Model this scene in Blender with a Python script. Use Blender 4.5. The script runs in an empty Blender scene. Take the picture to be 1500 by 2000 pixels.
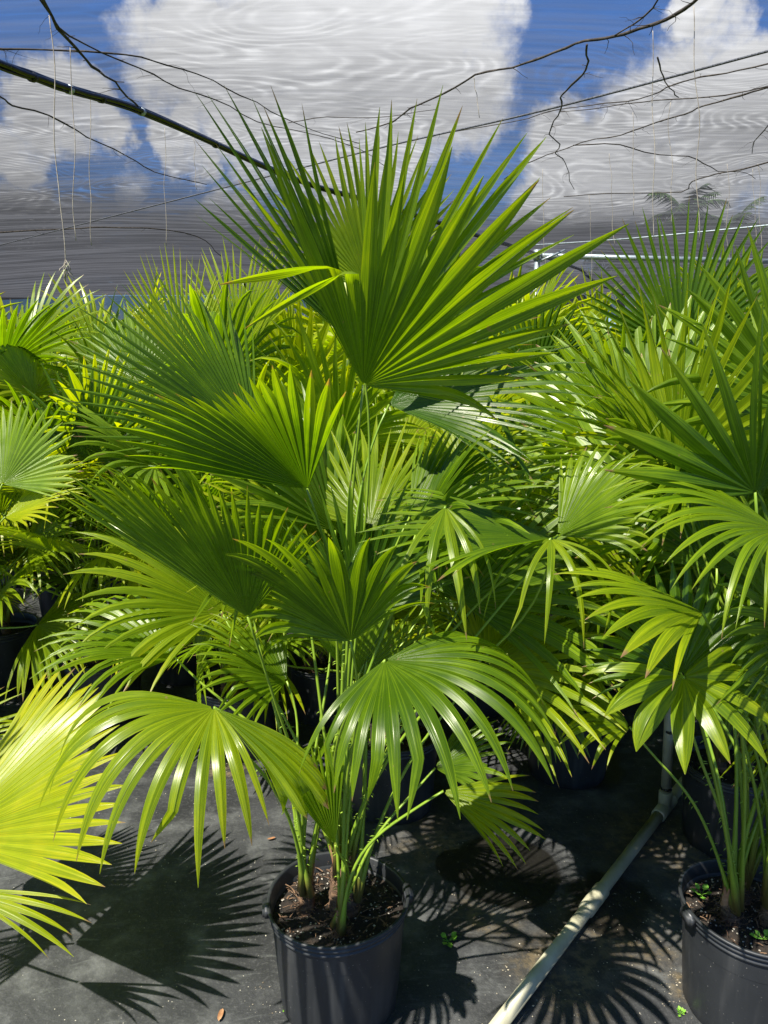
import bpy, bmesh, math, random
from math import sin, cos, pi, radians
from mathutils import Vector, Matrix, noise

SC = bpy.context.scene
COL = SC.collection
# ------------------------------------------------------------------ camera
F = 1502.0
PITCH = radians(11.5)
CH = 1.65
cd = bpy.data.cameras.new('camera'); cam = bpy.data.objects.new('camera', cd); COL.objects.link(cam)
cam.location = (0, 0, CH); cam.rotation_euler = (pi/2 - PITCH, 0, 0)
cd.sensor_fit = 'VERTICAL'; cd.sensor_height = 24; cd.lens = 24*F/2000; cd.clip_start = 0.05; cd.clip_end = 2000
SC.camera = cam
SC.render.engine = 'CYCLES'
SC.cycles.max_bounces = 8; SC.cycles.diffuse_bounces = 3; SC.cycles.transmission_bounces = 4
SC.cycles.transparent_max_bounces = 12
SC.cycles.sample_clamp_indirect = 6
SC.view_settings.view_transform = 'Standard'; SC.view_settings.look = 'None'
SC.view_settings.gamma = 1; SC.view_settings.exposure = 1.25

def ray(px, py):
    vx = (px-750)/F; vy = (1000-py)/F
    return Vector((vx, cos(PITCH)+vy*sin(PITCH), -sin(PITCH)+vy*cos(PITCH)))
def at_y(px, py, Y):
    d = ray(px, py); return Vector((0, 0, CH)) + d*(Y/d.y)
def at_z(px, py, Z):
    d = ray(px, py); return Vector((0, 0, CH)) + d*((Z-CH)/d.z)

# ------------------------------------------------------------------ sun and sky
SUN = Vector((-0.39, -0.35, 0.85)).normalized()
sl = bpy.data.lights.new('sun', 'SUN'); sl.energy = 5.0; sl.angle = radians(0.53); sl.color = (1.0, 0.95, 0.86)
so = bpy.data.objects.new('sun', sl); COL.objects.link(so); so.rotation_euler = SUN.to_track_quat('Z', 'Y').to_euler()

class NT:
    """small helper round a node tree"""
    def __init__(s, tree): s.t = tree; s.n = tree.nodes; s.l = tree.links
    def node(s, typ, **kw):
        n = s.n.new(typ)
        for k, v in kw.items(): setattr(n, k, v)
        return n
    def put(s, sock, v):
        if v is None: return
        if isinstance(v, bpy.types.NodeSocket): s.l.new(v, sock)
        else:
            if isinstance(v, (tuple, list)) and len(v) == 3 and sock.type == 'RGBA': v = (*v, 1)
            sock.default_value = v
    def math(s, op, a, b=None, c=None, clamp=False):
        n = s.node('ShaderNodeMath', operation=op, use_clamp=clamp)
        s.put(n.inputs[0], a); s.put(n.inputs[1], b)
        if c is not None: s.put(n.inputs[2], c)
        return n.outputs[0]
    def vmath(s, op, a, b=None):
        n = s.node('ShaderNodeVectorMath', operation=op); s.put(n.inputs[0], a); s.put(n.inputs[1], b)
        return n.outputs['Value'] if op in ('DOT_PRODUCT', 'LENGTH', 'DISTANCE') else n.outputs[0]
    def ramp(s, v, a, b, c=0.0, d=1.0, smooth=True):
        n = s.node('ShaderNodeMapRange', interpolation_type='SMOOTHSTEP' if smooth else 'LINEAR')
        s.put(n.inputs[0], v); s.put(n.inputs[1], a); s.put(n.inputs[2], b); s.put(n.inputs[3], c); s.put(n.inputs[4], d)
        return n.outputs[0]
    def mix(s, f, a, b, blend='MIX'):
        n = s.node('ShaderNodeMix', data_type='RGBA', blend_type=blend)
        s.put(n.inputs[0], f); s.put(n.inputs[6], a); s.put(n.inputs[7], b); return n.outputs[2]
    def noise(s, vec, scale, detail=3, rough=0.55, dist=0.0, out=0):
        n = s.node('ShaderNodeTexNoise'); s.put(n.inputs['Vector'], vec); s.put(n.inputs['Scale'], scale)
        s.put(n.inputs['Detail'], detail); s.put(n.inputs['Roughness'], rough); s.put(n.inputs['Distortion'], dist)
        return n.outputs[out]
    def mapping(s, vec, scale=(1, 1, 1), rot=(0, 0, 0), loc=(0, 0, 0)):
        n = s.node('ShaderNodeMapping'); s.put(n.inputs[0], vec); n.inputs[1].default_value = loc
        n.inputs[2].default_value = rot; n.inputs[3].default_value = scale; return n.outputs[0]
    def bump(s, h, strength=0.3, dist=0.01, normal=None):
        n = s.node('ShaderNodeBump'); s.put(n.inputs['Height'], h); n.inputs['Strength'].default_value = strength
        n.inputs['Distance'].default_value = dist
        if normal: s.put(n.inputs['Normal'], normal)
        return n.outputs[0]

w = bpy.data.worlds.new('World'); SC.world = w; w.use_nodes = True
N = NT(w.node_tree); N.n.clear()
sky = N.node('ShaderNodeTexSky', sky_type='NISHITA', sun_disc=False)
sky.sun_elevation = math.asin(SUN.z); sky.sun_rotation = math.atan2(SUN.x, SUN.y)
sky.altitude = 0; sky.air_density = 1.0; sky.dust_density = 0.6; sky.ozone_density = 2.0
tc = N.node('ShaderNodeTexCoord'); dirv = N.vmath('NORMALIZE', tc.outputs['Generated'])
sep = N.node('ShaderNodeSeparateXYZ'); N.put(sep.inputs[0], dirv)
BL = [  # clouds of that day, by direction
 (640, 60, 225, 1), (430, 120, 150, 1), (840, 140, 165, 1), (700, 230, 175, .95), (560, 280, 110, .8), (940, 10, 85, .9), (350, 180, 80, .8),
 (120, 215, 85, 1), (200, 260, 45, 1), (10, 275, 50, .9), (60, 300, 50, .9), (340, 285, 55, .95), (390, 320, 40, .8), (50, 430, 70, .85), (130, 455, 60, .7), (240, 365, 40, .6), (330, 440, 50, .7), (450, 420, 55, .7), (620, 440, 80, .7),
 (1330, 300, 165, 1), (1170, 350, 120, 1), (1480, 220, 130, 1), (1290, 200, 60, .8), (1400, 50, 60, .8), (1340, 20, 50, .9), (1090, 470, 120, .7), (250, 570, 110, .4), (1350, 480, 200, .8)]
acc = None
wob = N.noise(dirv, 7, 6, 0.6, out=1)
wd = N.vmath('ADD', dirv, N.vmath('MULTIPLY', N.vmath('SUBTRACT', wob, (0.5, 0.5, 0.5)), (0.13, 0.13, 0.13)))
wd = N.vmath('NORMALIZE', wd)
for px, py, r, s in BL:
    d = ray(px, py).normalized(); ro = r/F
    v = N.ramp(N.vmath('DOT_PRODUCT', wd, tuple(d)), cos(ro*1.30), cos(ro*0.55), 0, s)
    acc = v if acc is None else N.math('MAXIMUM', acc, v)
low = N.noise(dirv, 2.2, 6, 0.6)
acc = N.ramp(N.math('ADD', acc, N.math('MULTIPLY', N.math('SUBTRACT', N.noise(dirv, 11, 9, 0.66), 0.5), 1.7)), 0.30, 0.92)
outside = N.ramp(sep.outputs['Y'], 0.55, 0.25)
acc = N.math('MAXIMUM', acc, N.math('MULTIPLY', N.ramp(low, 0.60, 0.68), outside))
body = N.ramp(N.noise(dirv, 5, 6, 0.6), 0.2, 0.8, 0.78, 1.08)
hz = N.ramp(sep.outputs['Z'], 0.0, 0.07, 0.6, 0.0)
cloudm = N.math('MAXIMUM', acc, hz)
bl = N.node('ShaderNodeVectorMath', operation='SCALE'); N.put(bl.inputs[0], N.mix(0, (10.8, 10.9, 11.1), (1, 1, 1))); N.put(bl.inputs[3], body)
skyc = N.mix(1.0, sky.outputs[0], (0.50, 0.88, 1.45), 'MULTIPLY')
bg = N.node('ShaderNodeBackground'); N.put(bg.inputs[0], N.mix(cloudm, skyc, bl.outputs[0])); bg.inputs[1].default_value = 0.050
wo = N.node('ShaderNodeOutputWorld'); N.l.new(bg.outputs[0], wo.inputs[0])

# ------------------------------------------------------------------ generic helpers
def material(name):
    m = bpy.data.materials.new(name); m.use_nodes = True; t = NT(m.node_tree)
    b = t.n['Principled BSDF']; return m, t, b
def link(name, me, mats, parent=None, smooth=True):
    if not isinstance(mats, (list, tuple)): mats = [mats]
    for m in mats: me.materials.append(m)
    if smooth:
        me.polygons.foreach_set('use_smooth', [True]*len(me.polygons))
    o = bpy.data.objects.new(name, me); COL.objects.link(o)
    if parent: o.parent = parent
    return o
def from_py(name, vs, fs, mats, parent=None, smooth=True):
    me = bpy.data.meshes.new(name); me.from_pydata([tuple(v) for v in vs], [], fs); me.update()
    return link(name, me, mats, parent, smooth)
def empty(name, loc=(0, 0, 0)):
    o = bpy.data.objects.new(name, None); o.empty_display_size = 0.1; COL.objects.link(o); o.location = loc; return o
def tag(o, label=None, cat=None, group=None, kind=None):
    if label: o['label'] = label
    if cat: o['category'] = cat
    if group: o['group'] = group
    if kind: o['kind'] = kind
    return o
def tube(pts, rad, sides=8, caps=True, flat=1.0):
    """verts, faces of a tube along pts; rad is a number or a list"""
    pts = [Vector(p) for p in pts]; n = len(pts); vs = []; fs = []
    if not isinstance(rad, (list, tuple)): rad = [rad]*n
    t0 = (pts[1]-pts[0]).normalized(); up = Vector((0, 0, 1)) if abs(t0.z) < 0.9 else Vector((1, 0, 0))
    a = t0.cross(up).normalized()
    for i, p in enumerate(pts):
        t = (pts[min(i+1, n-1)]-pts[max(i-1, 0)]).normalized()
        a = (a - t*a.dot(t)).normalized(); b = t.cross(a)
        for k in range(sides):
            an = 2*pi*k/sides; vs.append(p + a*cos(an)*rad[i] + b*sin(an)*rad[i]*flat)
    for i in range(n-1):
        for k in range(sides):
            k2 = (k+1) % sides; fs.append((i*sides+k, i*sides+k2, (i+1)*sides+k2, (i+1)*sides+k))
    if caps: fs.append(tuple(range(sides))[::-1]); fs.append(tuple((n-1)*sides+k for k in range(sides)))
    return vs, fs
def merge(parts):
    vs, fs = [], []
    for v, f in parts:
        o = len(vs); vs += list(v); fs += [tuple(i+o for i in q) for q in f]
    return vs, fs
def lathe(prof, seg=48):
    vs, fs = [], []
    for r, z in prof:
        for k in range(seg): vs.append(Vector((r*cos(2*pi*k/seg), r*sin(2*pi*k/seg), z)))
    for i in range(len(prof)-1):
        for k in range(seg):
            k2 = (k+1) % seg; fs.append((i*seg+k, i*seg+k2, (i+1)*seg+k2, (i+1)*seg+k))
    return vs, fs
def spline(pts, m=8):
    """Catmull-Rom through pts"""
    P = [Vector(p) for p in pts]; P = [P[0]*2-P[1]] + P + [P[-1]*2-P[-2]]; out = []
    for i in range(1, len(P)-2):
        for j in range(m):
            t = j/m
            out.append(0.5*((2*P[i]) + (P[i+1]-P[i-1])*t + (2*P[i-1]-5*P[i]+4*P[i+1]-P[i+2])*t*t + (3*P[i]-P[i-1]-3*P[i+1]+P[i+2])*t**3))
    out.append(P[-2]); return out

# ------------------------------------------------------------------ materials
def leaf_mat(name, dark, light, yellow=0.35, trans=0.55, rough=0.33, tip=0.5):
    light = (light[0]*1.03, light[1]*1.05, light[2]*0.7); dark = (dark[0]*1.0, dark[1]*0.94, dark[2]*0.7)
    m, t, b = material(name)
    uv = t.node('ShaderNodeUVMap', uv_map='seg'); s = t.node('ShaderNodeSeparateXYZ'); t.put(s.inputs[0], uv.outputs[0])
    u, v = s.outputs[0], s.outputs[1]
    fu = t.math('FRACT', u); fl = t.math('FLOOR', u)
    wn = t.node('ShaderNodeTexWhiteNoise', noise_dimensions='1D'); t.put(wn.inputs['W'], t.math('ADD', fl, 0.37)); rnd = wn.outputs[0]
    oi = t.node('ShaderNodeObjectInfo'); orr = oi.outputs['Random']
    tco = t.node('ShaderNodeTexCoord').outputs['Object']
    n1 = t.noise(tco, 9, 3, 0.6)
    # fine long veins
    vv = t.node('ShaderNodeCombineXYZ'); t.put(vv.inputs[0], t.math('MULTIPLY', u, 5)); t.put(vv.inputs[1], t.math('MULTIPLY', v, 0.8))
    streak = t.noise(vv.outputs[0], 2.3, 2, 0.6)
    rib = t.math('ABSOLUTE', t.math('SUBTRACT', fu, 0.5))
    ribm = t.ramp(rib, 0.0, 0.05, 1, 0)
    edge = t.ramp(rib, 0.40, 0.5, 0, 1)
    # yellowing: towards tips, margins, blotches
    yv = t.math('MULTIPLY', t.math('POWER', v, 2.2), tip)
    ya = t.math('ADD', yv, t.math('MULTIPLY', t.ramp(n1, 0.45, 0.75), 0.30))
    ya = t.math('ADD', ya, t.math('MULTIPLY', t.math('SUBTRACT', orr, 0.5), 0.45))
    ya = t.math('ADD', ya, t.math('MULTIPLY', t.math('SUBTRACT', rnd, 0.5), 0.28))
    ya = t.math('ADD', ya, t.math('MULTIPLY', edge, 0.12))
    ya = t.math('ADD', ya, t.math('MULTIPLY', t.math('SUBTRACT', streak, 0.5), 1.5))
    ya = t.math('ADD', ya, yellow-0.15, clamp=True)
    yel = (light[0]*1.4, light[1]*1.15, light[2]*0.9)
    c = t.mix(t.math('MULTIPLY', ya, 1.6, clamp=True), dark, light)
    c = t.mix(t.ramp(ya, 0.5, 1.1), c, yel)
    c = t.mix(t.ramp(streak, 0.30, 0.72, 0.45, 0.0), c, (dark[0]*0.55, dark[1]*0.6, dark[2]))
    c = t.mix(t.math('MULTIPLY', ribm, 0.35), c, (light[0]*1.3, light[1]*1.2, light[2]*1.6))
    # dry brown ends on some segments, with small rust spots
    dry = t.ramp(t.math('ADD', v, t.math('ADD', t.math('MULTIPLY', rnd, 0.10), t.math('MULTIPLY', n1, 0.06))), 1.05, 1.085)
    spots = t.ramp(t.noise(tco, 60, 2, 0.5), 0.73, 0.77)
    c = t.mix(t.math('MAXIMUM', dry, t.math('MULTIPLY', spots, 0.55)), c, (0.30, 0.19, 0.09))
    t.put(b.inputs['Base Color'], c); b.inputs['Roughness'].default_value = rough
    b.inputs['Specular IOR Level'].default_value = 0.5; b.inputs['Specular Tint'].default_value = (1.0, 1.0, 0.86, 1)
    rr = t.ramp(n1, 0.3, 0.7, rough-0.10, rough+0.07); t.put(b.inputs['Roughness'], rr)
    hgt = t.math('ADD', streak, t.math('MULTIPLY', ribm, 0.4))
    bp = t.bump(hgt, 0.35, 0.002); t.put(b.inputs['Normal'], bp)
    tr = t.node('ShaderNodeBsdfTranslucent')
    tcol = t.mix(1.0, c, (1.75, 1.72, 0.28), 'MULTIPLY')
    t.put(tr.inputs[0], tcol); t.put(tr.inputs['Normal'], bp)
    mx = t.node('ShaderNodeMixShader'); mx.inputs[0].default_value = trans
    t.l.new(b.outputs[0], mx.inputs[1]); t.l.new(tr.outputs[0], mx.inputs[2])
    t.l.new(mx.outputs[0], t.n['Material Output'].inputs[0])
    return m
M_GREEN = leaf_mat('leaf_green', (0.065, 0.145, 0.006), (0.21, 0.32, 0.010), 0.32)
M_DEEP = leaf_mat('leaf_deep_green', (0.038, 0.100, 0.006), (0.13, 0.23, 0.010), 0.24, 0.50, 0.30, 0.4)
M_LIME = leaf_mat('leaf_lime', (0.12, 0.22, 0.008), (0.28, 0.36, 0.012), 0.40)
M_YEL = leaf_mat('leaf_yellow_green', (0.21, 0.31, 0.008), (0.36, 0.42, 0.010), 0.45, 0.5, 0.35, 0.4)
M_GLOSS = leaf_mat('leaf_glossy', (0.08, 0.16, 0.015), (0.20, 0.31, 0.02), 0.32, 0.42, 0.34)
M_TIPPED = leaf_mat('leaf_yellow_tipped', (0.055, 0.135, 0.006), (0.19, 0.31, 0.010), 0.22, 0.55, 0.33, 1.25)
LM = [M_GREEN, M_DEEP, M_LIME, M_YEL, M_GLOSS]

def petiole_mat():
    m, t, b = material('petiole'); tco = t.node('ShaderNodeTexCoord').outputs['Object']
    n = t.noise(t.mapping(tco, (60, 60, 4)), 1.0, 3); oi = t.node('ShaderNodeObjectInfo')
    c = t.mix(n, (0.10, 0.19, 0.012), (0.30, 0.40, 0.03)); c = t.mix(t.math('MULTIPLY', oi.outputs['Random'], 0.5), c, (0.12, 0.24, 0.02))
    gz = t.node('ShaderNodeSeparateXYZ'); t.put(gz.inputs[0], t.node('ShaderNodeTexCoord').outputs['Generated'])
    c = t.mix(t.ramp(gz.outputs[2], 0.02, 0.16, 0.85, 0.0), c, (0.16, 0.10, 0.035))   # brown sheathing foot of the stalk
    t.put(b.inputs['Base Color'], c); b.inputs['Roughness'].default_value = 0.38
    b.inputs['Subsurface Weight'].default_value = 0.0
    return m
M_PET = petiole_mat()
def simple(name, c1, c2, scale=20, rough=0.8, bump=0.3, bd=0.004, detail=5, mapsc=(1, 1, 1), metallic=0, spec=0.5):
    m, t, b = material(name); tco = t.node('ShaderNodeTexCoord').outputs['Object']
    n = t.noise(t.mapping(tco, mapsc), scale, detail, 0.6)
    t.put(b.inputs['Base Color'], t.mix(t.ramp(n, 0.3, 0.7), c1, c2)); b.inputs['Roughness'].default_value = rough
    b.inputs['Metallic'].default_value = metallic; b.inputs['Specular IOR Level'].default_value = spec
    if bump: t.put(b.inputs['Normal'], t.bump(n, bump, bd))
    return m
M_TRUNK = simple('trunk_fibre', (0.05, 0.025, 0.012), (0.22, 0.13, 0.07), 14, 0.9, 0.9, 0.006, mapsc=(1, 1, 6))
M_DRY = simple('dry_sheath', (0.22, 0.09, 0.03), (0.42, 0.24, 0.12), 25, 0.8)
M_PERL = simple('perlite', (0.20, 0.17, 0.13), (0.5, 0.47, 0.40), 40, 0.9)
M_WHITE = simple('pipe_plastic', (0.27, 0.26, 0.17), (0.42, 0.40, 0.28), 9, 0.42, 0.05)
M_GALV = simple('galvanised_steel', (0.30, 0.36, 0.38), (0.50, 0.56, 0.58), 30, 0.4, 0.05, metallic=0.5)
M_BLACK = simple('black_tubing', (0.006, 0.006, 0.006), (0.02, 0.02, 0.02), 20, 0.22, 0.05)
M_VINE = simple('dead_vine', (0.018, 0.014, 0.011), (0.075, 0.062, 0.050), 30, 0.9)
M_ROPE = simple('seam_cord', (0.03, 0.03, 0.035), (0.12, 0.13, 0.15), 90, 0.8)
M_THREAD = simple('pale_thread', (0.22, 0.19, 0.15), (0.42, 0.38, 0.30), 50, 0.9)
M_BARK = simple('palm_bark', (0.10, 0.08, 0.06), (0.22, 0.18, 0.14), 6, 0.9)
M_WEED = simple('weed_leaf', (0.10, 0.28, 0.02), (0.22, 0.42, 0.05), 60, 0.5)

def soil_mat():
    m, t, b = material('potting_soil'); tco = t.node('ShaderNodeTexCoord').outputs['Object']
    n = t.noise(tco, 45, 6, 0.7); c = t.mix(t.ramp(n, 0.35, 0.75), (0.008, 0.006, 0.004), (0.05, 0.034, 0.022))
    vo = t.node('ShaderNodeTexVoronoi'); t.put(vo.inputs['Vector'], tco); vo.inputs['Scale'].default_value = 75
    sp = t.ramp(vo.outputs['Distance'], 0.16, 0.22, 1, 0)
    pick = t.node('ShaderNodeSeparateXYZ'); t.put(pick.inputs[0], vo.outputs['Color'])
    sp = t.math('MULTIPLY', sp, t.ramp(pick.outputs[0], 0.86, 0.88))
    c = t.mix(sp, c, (0.42, 0.38, 0.30)); t.put(b.inputs['Base Color'], c); b.inputs['Roughness'].default_value = 0.95
    t.put(b.inputs['Normal'], t.bump(n, 1.0, 0.02)); return m
M_SOIL = soil_mat()
def pot_mat():
    m, t, b = material('black_pot_plastic'); tco = t.node('ShaderNodeTexCoord').outputs['Object']
    n = t.noise(tco, 7, 4); f = t.noise(tco, 160, 2)
    st = t.noise(t.mapping(tco, (22, 22, 1.6)), 1.0, 3)
    c = t.mix(n, (0.013, 0.0145, 0.016), (0.027, 0.030, 0.033))
    c = t.mix(t.math('MULTIPLY', t.ramp(st, 0.50, 0.80), 0.28), c, (0.13, 0.13, 0.125))
    c = t.mix(t.ramp(f, 0.70, 0.76), c, (0.20, 0.19, 0.17))
    t.put(b.inputs['Base Color'], c); t.put(b.inputs['Roughness'], t.ramp(n, 0.3, 0.7, 0.38, 0.55)); b.inputs['Specular IOR Level'].default_value = 0.5
    t.put(b.inputs['Normal'], t.bump(n, 0.1, 0.01)); return m
M_POT = pot_mat()

def ground_mat():
    m, t, b = material('weed_mat_ground'); tco = t.node('ShaderNodeTexCoord').outputs['Object']
    big = t.noise(tco, 1.6, 5, 0.6); mid = t.noise(tco, 7, 5, 0.65); fine = t.noise(tco, 90, 3, 0.7)
    scr = t.noise(t.mapping(tco, (5, 16, 1), (0, 0, 2.2)), 1.0, 6, 0.75, 1.2)
    c = t.mix(t.ramp(big, 0.3, 0.7), (0.015, 0.0158, 0.0165), (0.042, 0.044, 0.045))
    c = t.mix(t.math('MULTIPLY', t.ramp(mid, 0.45, 0.8), 0.7), c, (0.15, 0.155, 0.15))
    c = t.mix(t.math('MULTIPLY', t.ramp(scr, 0.54, 0.78), 0.45), c, (0.22, 0.23, 0.22))
    c = t.mix(t.math('MULTIPLY', t.ramp(fine, 0.5, 0.8), 0.5), c, (0.13, 0.13, 0.125))
    # sandy soil washed along the pipe and round the pots
    def blob(px, py, r, soft=0.5, amt=0.5):
        p = at_z(px, py, 0); d = t.vmath('DISTANCE', tco, (p.x, p.y, 0))
        d = t.math('ADD', d, t.math('MULTIPLY', t.math('SUBTRACT', mid, 0.5), amt*r*1.6))
        d = t.math('ADD', d, t.math('MULTIPLY', t.math('SUBTRACT', big, 0.5), amt*r*2.2))
        return t.ramp(d, r*(1-soft), r, 1, 0)
    sand = None
    for a in ((1230, 1810, 0.26, .8), (1100, 1900, 0.20, .9), (950, 1790, 0.14, .9), (1345, 1930, 0.08, .6), (845, 1650, 0.22, .9), (1290, 1650, .3, .8), (440, 1500, .10, .6)):
        v = blob(*a); sand = v if sand is None else t.math('MAXIMUM', sand, v)
    c = t.mix(t.math('MULTIPLY', sand, t.ramp(t.noise(tco, 28, 4, 0.7), 0.42, 0.64, 0.12, 0.9)), c, (0.15, 0.115, 0.062))
    # white grit
    vo = t.node('ShaderNodeTexVoronoi'); t.put(vo.inputs['Vector'], tco); vo.inputs['Scale'].default_value = 105
    pk = t.node('ShaderNodeSeparateXYZ'); t.put(pk.inputs[0], vo.outputs['Color'])
    sp = t.math('MULTIPLY', t.ramp(vo.outputs['Distance'], 0.13, 0.2, 1, 0), t.math('MULTIPLY', t.ramp(pk.outputs[0], 0.88, 0.885), t.ramp(t.noise(tco, 5, 3, 0.6), 0.42, 0.62)))
    c = t.mix(sp, c, (0.5, 0.47, 0.38))
    wet = None
    for a in ((985, 1700, 0.185, .10, .16), (900, 1690, 0.09, .1, .2), (1130, 1495, .2, .2, .4), (1200, 1765, .17, .25, .6)):
        v = blob(*a); wet = v if wet is None else t.math('MAXIMUM', wet, v)
    wet = t.math('MULTIPLY', wet, 0.85)
    c = t.mix(wet, c, (0.009, 0.008, 0.006))
    t.put(b.inputs['Base Color'], c); t.put(b.inputs['Roughness'], t.ramp(wet, 0, 1, 0.62, 0.38)); b.inputs['Specular IOR Level'].default_value = 0.4
    wv = t.node('ShaderNodeTexWave'); t.put(wv.inputs['Vector'], t.mapping(tco, (1, 1, 1), (0, 0, 0.5))); wv.inputs['Scale'].default_value = 90
    h = t.math('ADD', t.math('MULTIPLY', wv.outputs[0], 0.25), t.math('ADD', fine, t.math('MULTIPLY', big, 14)))
    t.put(b.inputs['Normal'], t.bump(h, 0.5, 0.006)); return m

def cloth_mat(name='shade_cloth', k=0.125, tint=(0.045, 0.046, 0.05), powr=1.42, amp=1.0):
    """open black weave: how much sky passes depends on how obliquely the threads are crossed (length of path = 1/cos)"""
    m, t, b = material(name); t.n.remove(b)
    tco = t.node('ShaderNodeTexCoord').outputs['Object']; g = t.node('ShaderNodeNewGeometry')
    c = t.math('ABSOLUTE', t.vmath('DOT_PRODUCT', g.outputs['Incoming'], g.outputs['True Normal']))
    path = t.math('POWER', t.math('DIVIDE', 1.0, t.math('MAXIMUM', c, 0.02)), powr)
    s = t.node('ShaderNodeSeparateXYZ'); t.put(s.inputs[0], tco)
    # watered-silk figure of two lapped layers of weave
    f1 = t.noise(t.mapping(tco, (0.36, 0.55, 1), (0, 0, 0.35)), 1.0, 1.2, 0.45, 0.5)
    f2 = t.noise(t.mapping(tco, (1.5, 0.5, 1), (0, 0, 0.5)), 1.0, 2, 0.5)
    ph = t.math('ADD', t.math('MULTIPLY', f1, 250.0), t.math('MULTIPLY', s.outputs[1], 1.0))
    ph = t.math('ADD', ph, t.math('MULTIPLY', f2, 22.0))
    ph = t.math('ADD', ph, t.math('MULTIPLY', t.noise(tco, 3.2, 3, 0.6), 7.0))
    s1 = t.math('SINE', ph)
    s1 = t.math('SUBTRACT', 0.45, t.math('MULTIPLY', t.math('POWER', t.math('ABSOLUTE', t.math('MULTIPLY_ADD', s1, 0.5, 0.5)), 2.2), 1.6))
    ph2 = t.math('ADD', t.math('MULTIPLY', s.outputs[1], 9.0), t.math('MULTIPLY', t.noise(t.mapping(tco, (0.4, 0.7, 1), (0, 0, -0.3)), 1.0, 2, 0.5), 120.0))
    s2 = t.math('SINE', ph2)
    br = t.ramp(t.noise(t.mapping(tco, (1.2, 2.0, 1)), 1.0, 3, 0.6), 0.35, 0.65, 0.1, 1.0)
    wrk = t.noise(t.mapping(tco, (0.5, 9, 1), (0, 0, 0.62)), 1.0, 4, 0.6)
    pat = t.math('MULTIPLY', t.math('ADD', t.math('MULTIPLY', s1, 0.30*amp), t.math('MULTIPLY', s2, 0.16*amp)), br)
    pat = t.math('ADD', pat, t.math('MULTIPLY', t.math('SUBTRACT', wrk, 0.5), 0.75*amp))
    fib = t.noise(t.mapping(tco, (2.2, 20, 1), (0, 0, 1.0)), 1.0, 4, 0.65)
    fib2 = t.noise(t.mapping(tco, (2.4, 22, 1), (0, 0, -0.75)), 1.0, 4, 0.65)
    pat = t.math('ADD', pat, t.math('MULTIPLY', t.math('SUBTRACT', t.math('ADD', fib, fib2), 1.0), 0.8*amp))
    dens = t.math('MULTIPLY', t.math('ADD', 1.0, pat), k)
    if name == 'shade_cloth':   # a second sheet is lapped over the far half
        far = t.ramp(t.math('ADD', s.outputs[1], t.math('MULTIPLY', s.outputs[0], -0.25)), 6.5, 14.0, 1.0, 3.4)
        dens = t.math('MULTIPLY', dens, far)
    T = t.math('EXPONENT', t.math('MULTIPLY', t.math('MULTIPLY', dens, path), -1.0))
    df = t.node('ShaderNodeBsdfDiffuse'); t.put(df.inputs[0], t.mix(t.ramp(t.math('ADD', wrk, t.math('MULTIPLY', t.math('SUBTRACT', fib, .5), 1.2)), 0.2, 0.8), tuple(c_*0.8 for c_ in tint), tuple(c_*1.45 for c_ in tint)))  # lighter and darker streaks put the shading of cloth folds into the tint
    tl = t.node('ShaderNodeBsdfTranslucent'); t.put(tl.inputs[0], t.mix(t.ramp(wrk, 0.35, 0.7), tuple(c_*0.9 for c_ in tint), tuple(c_*1.9 for c_ in tint)))
    ad = t.node('ShaderNodeMixShader'); ad.inputs[0].default_value = 0.6; t.l.new(df.outputs[0], ad.inputs[1]); t.l.new(tl.outputs[0], ad.inputs[2])
    tp = t.node('ShaderNodeBsdfTransparent'); tp.inputs[0].default_value = (1, 1, 1, 1)
    mx = t.node('ShaderNodeMixShader'); t.put(mx.inputs[0], T); t.l.new(ad.outputs[0], mx.inputs[1]); t.l.new(tp.outputs[0], mx.inputs[2])
    t.l.new(mx.outputs[0], t.n['Material Output'].inputs[0]); return m
M_CLOTH = cloth_mat()
M_SIDE = cloth_mat('side_cloth', 1.7, (0.05, 0.05, 0.052), 1.0, 0.4)

# ------------------------------------------------------------------ the setting
gm = ground_mat()
from_py('ground', [(-300, -60, 0), (300, -60, 0), (300, 600, 0), (-300, 600, 0)], [(0, 1, 2, 3)], gm, smooth=False)['kind'] = 'structure'

ZC = 3.40
def roof_z(x, y):
    return ZC + 0.05*sin(x*0.9+0.4*y) + 0.04*sin(y*1.1-0.3*x) - 0.10*sin((x*0.25 + y)*0.42)**2 - 0.16*max(0, min(1, (y-13.5)/2))*(0.6+0.4*sin(x*0.5))
def sheet(name, x0, x1, y0, y1, nx, ny, mat, zf):
    vs = []; fs = []
    for j in range(ny+1):
        for i in range(nx+1):
            x = x0+(x1-x0)*i/nx; y = y0+(y1-y0)*j/ny; vs.append((x, y, zf(x, y)))
    for j in range(ny):
        for i in range(nx):
            a = j*(nx+1)+i; fs.append((a, a+1, a+nx+2, a+nx+1))
    return from_py(name, vs, fs, mat)
tag(sheet('shade_cloth', -16, 16, -6, 22, 110, 130, M_CLOTH, roof_z),
    'wide black shade cloth stretched overhead, with blue sky and clouds showing through', 'shade cloth')
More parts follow.
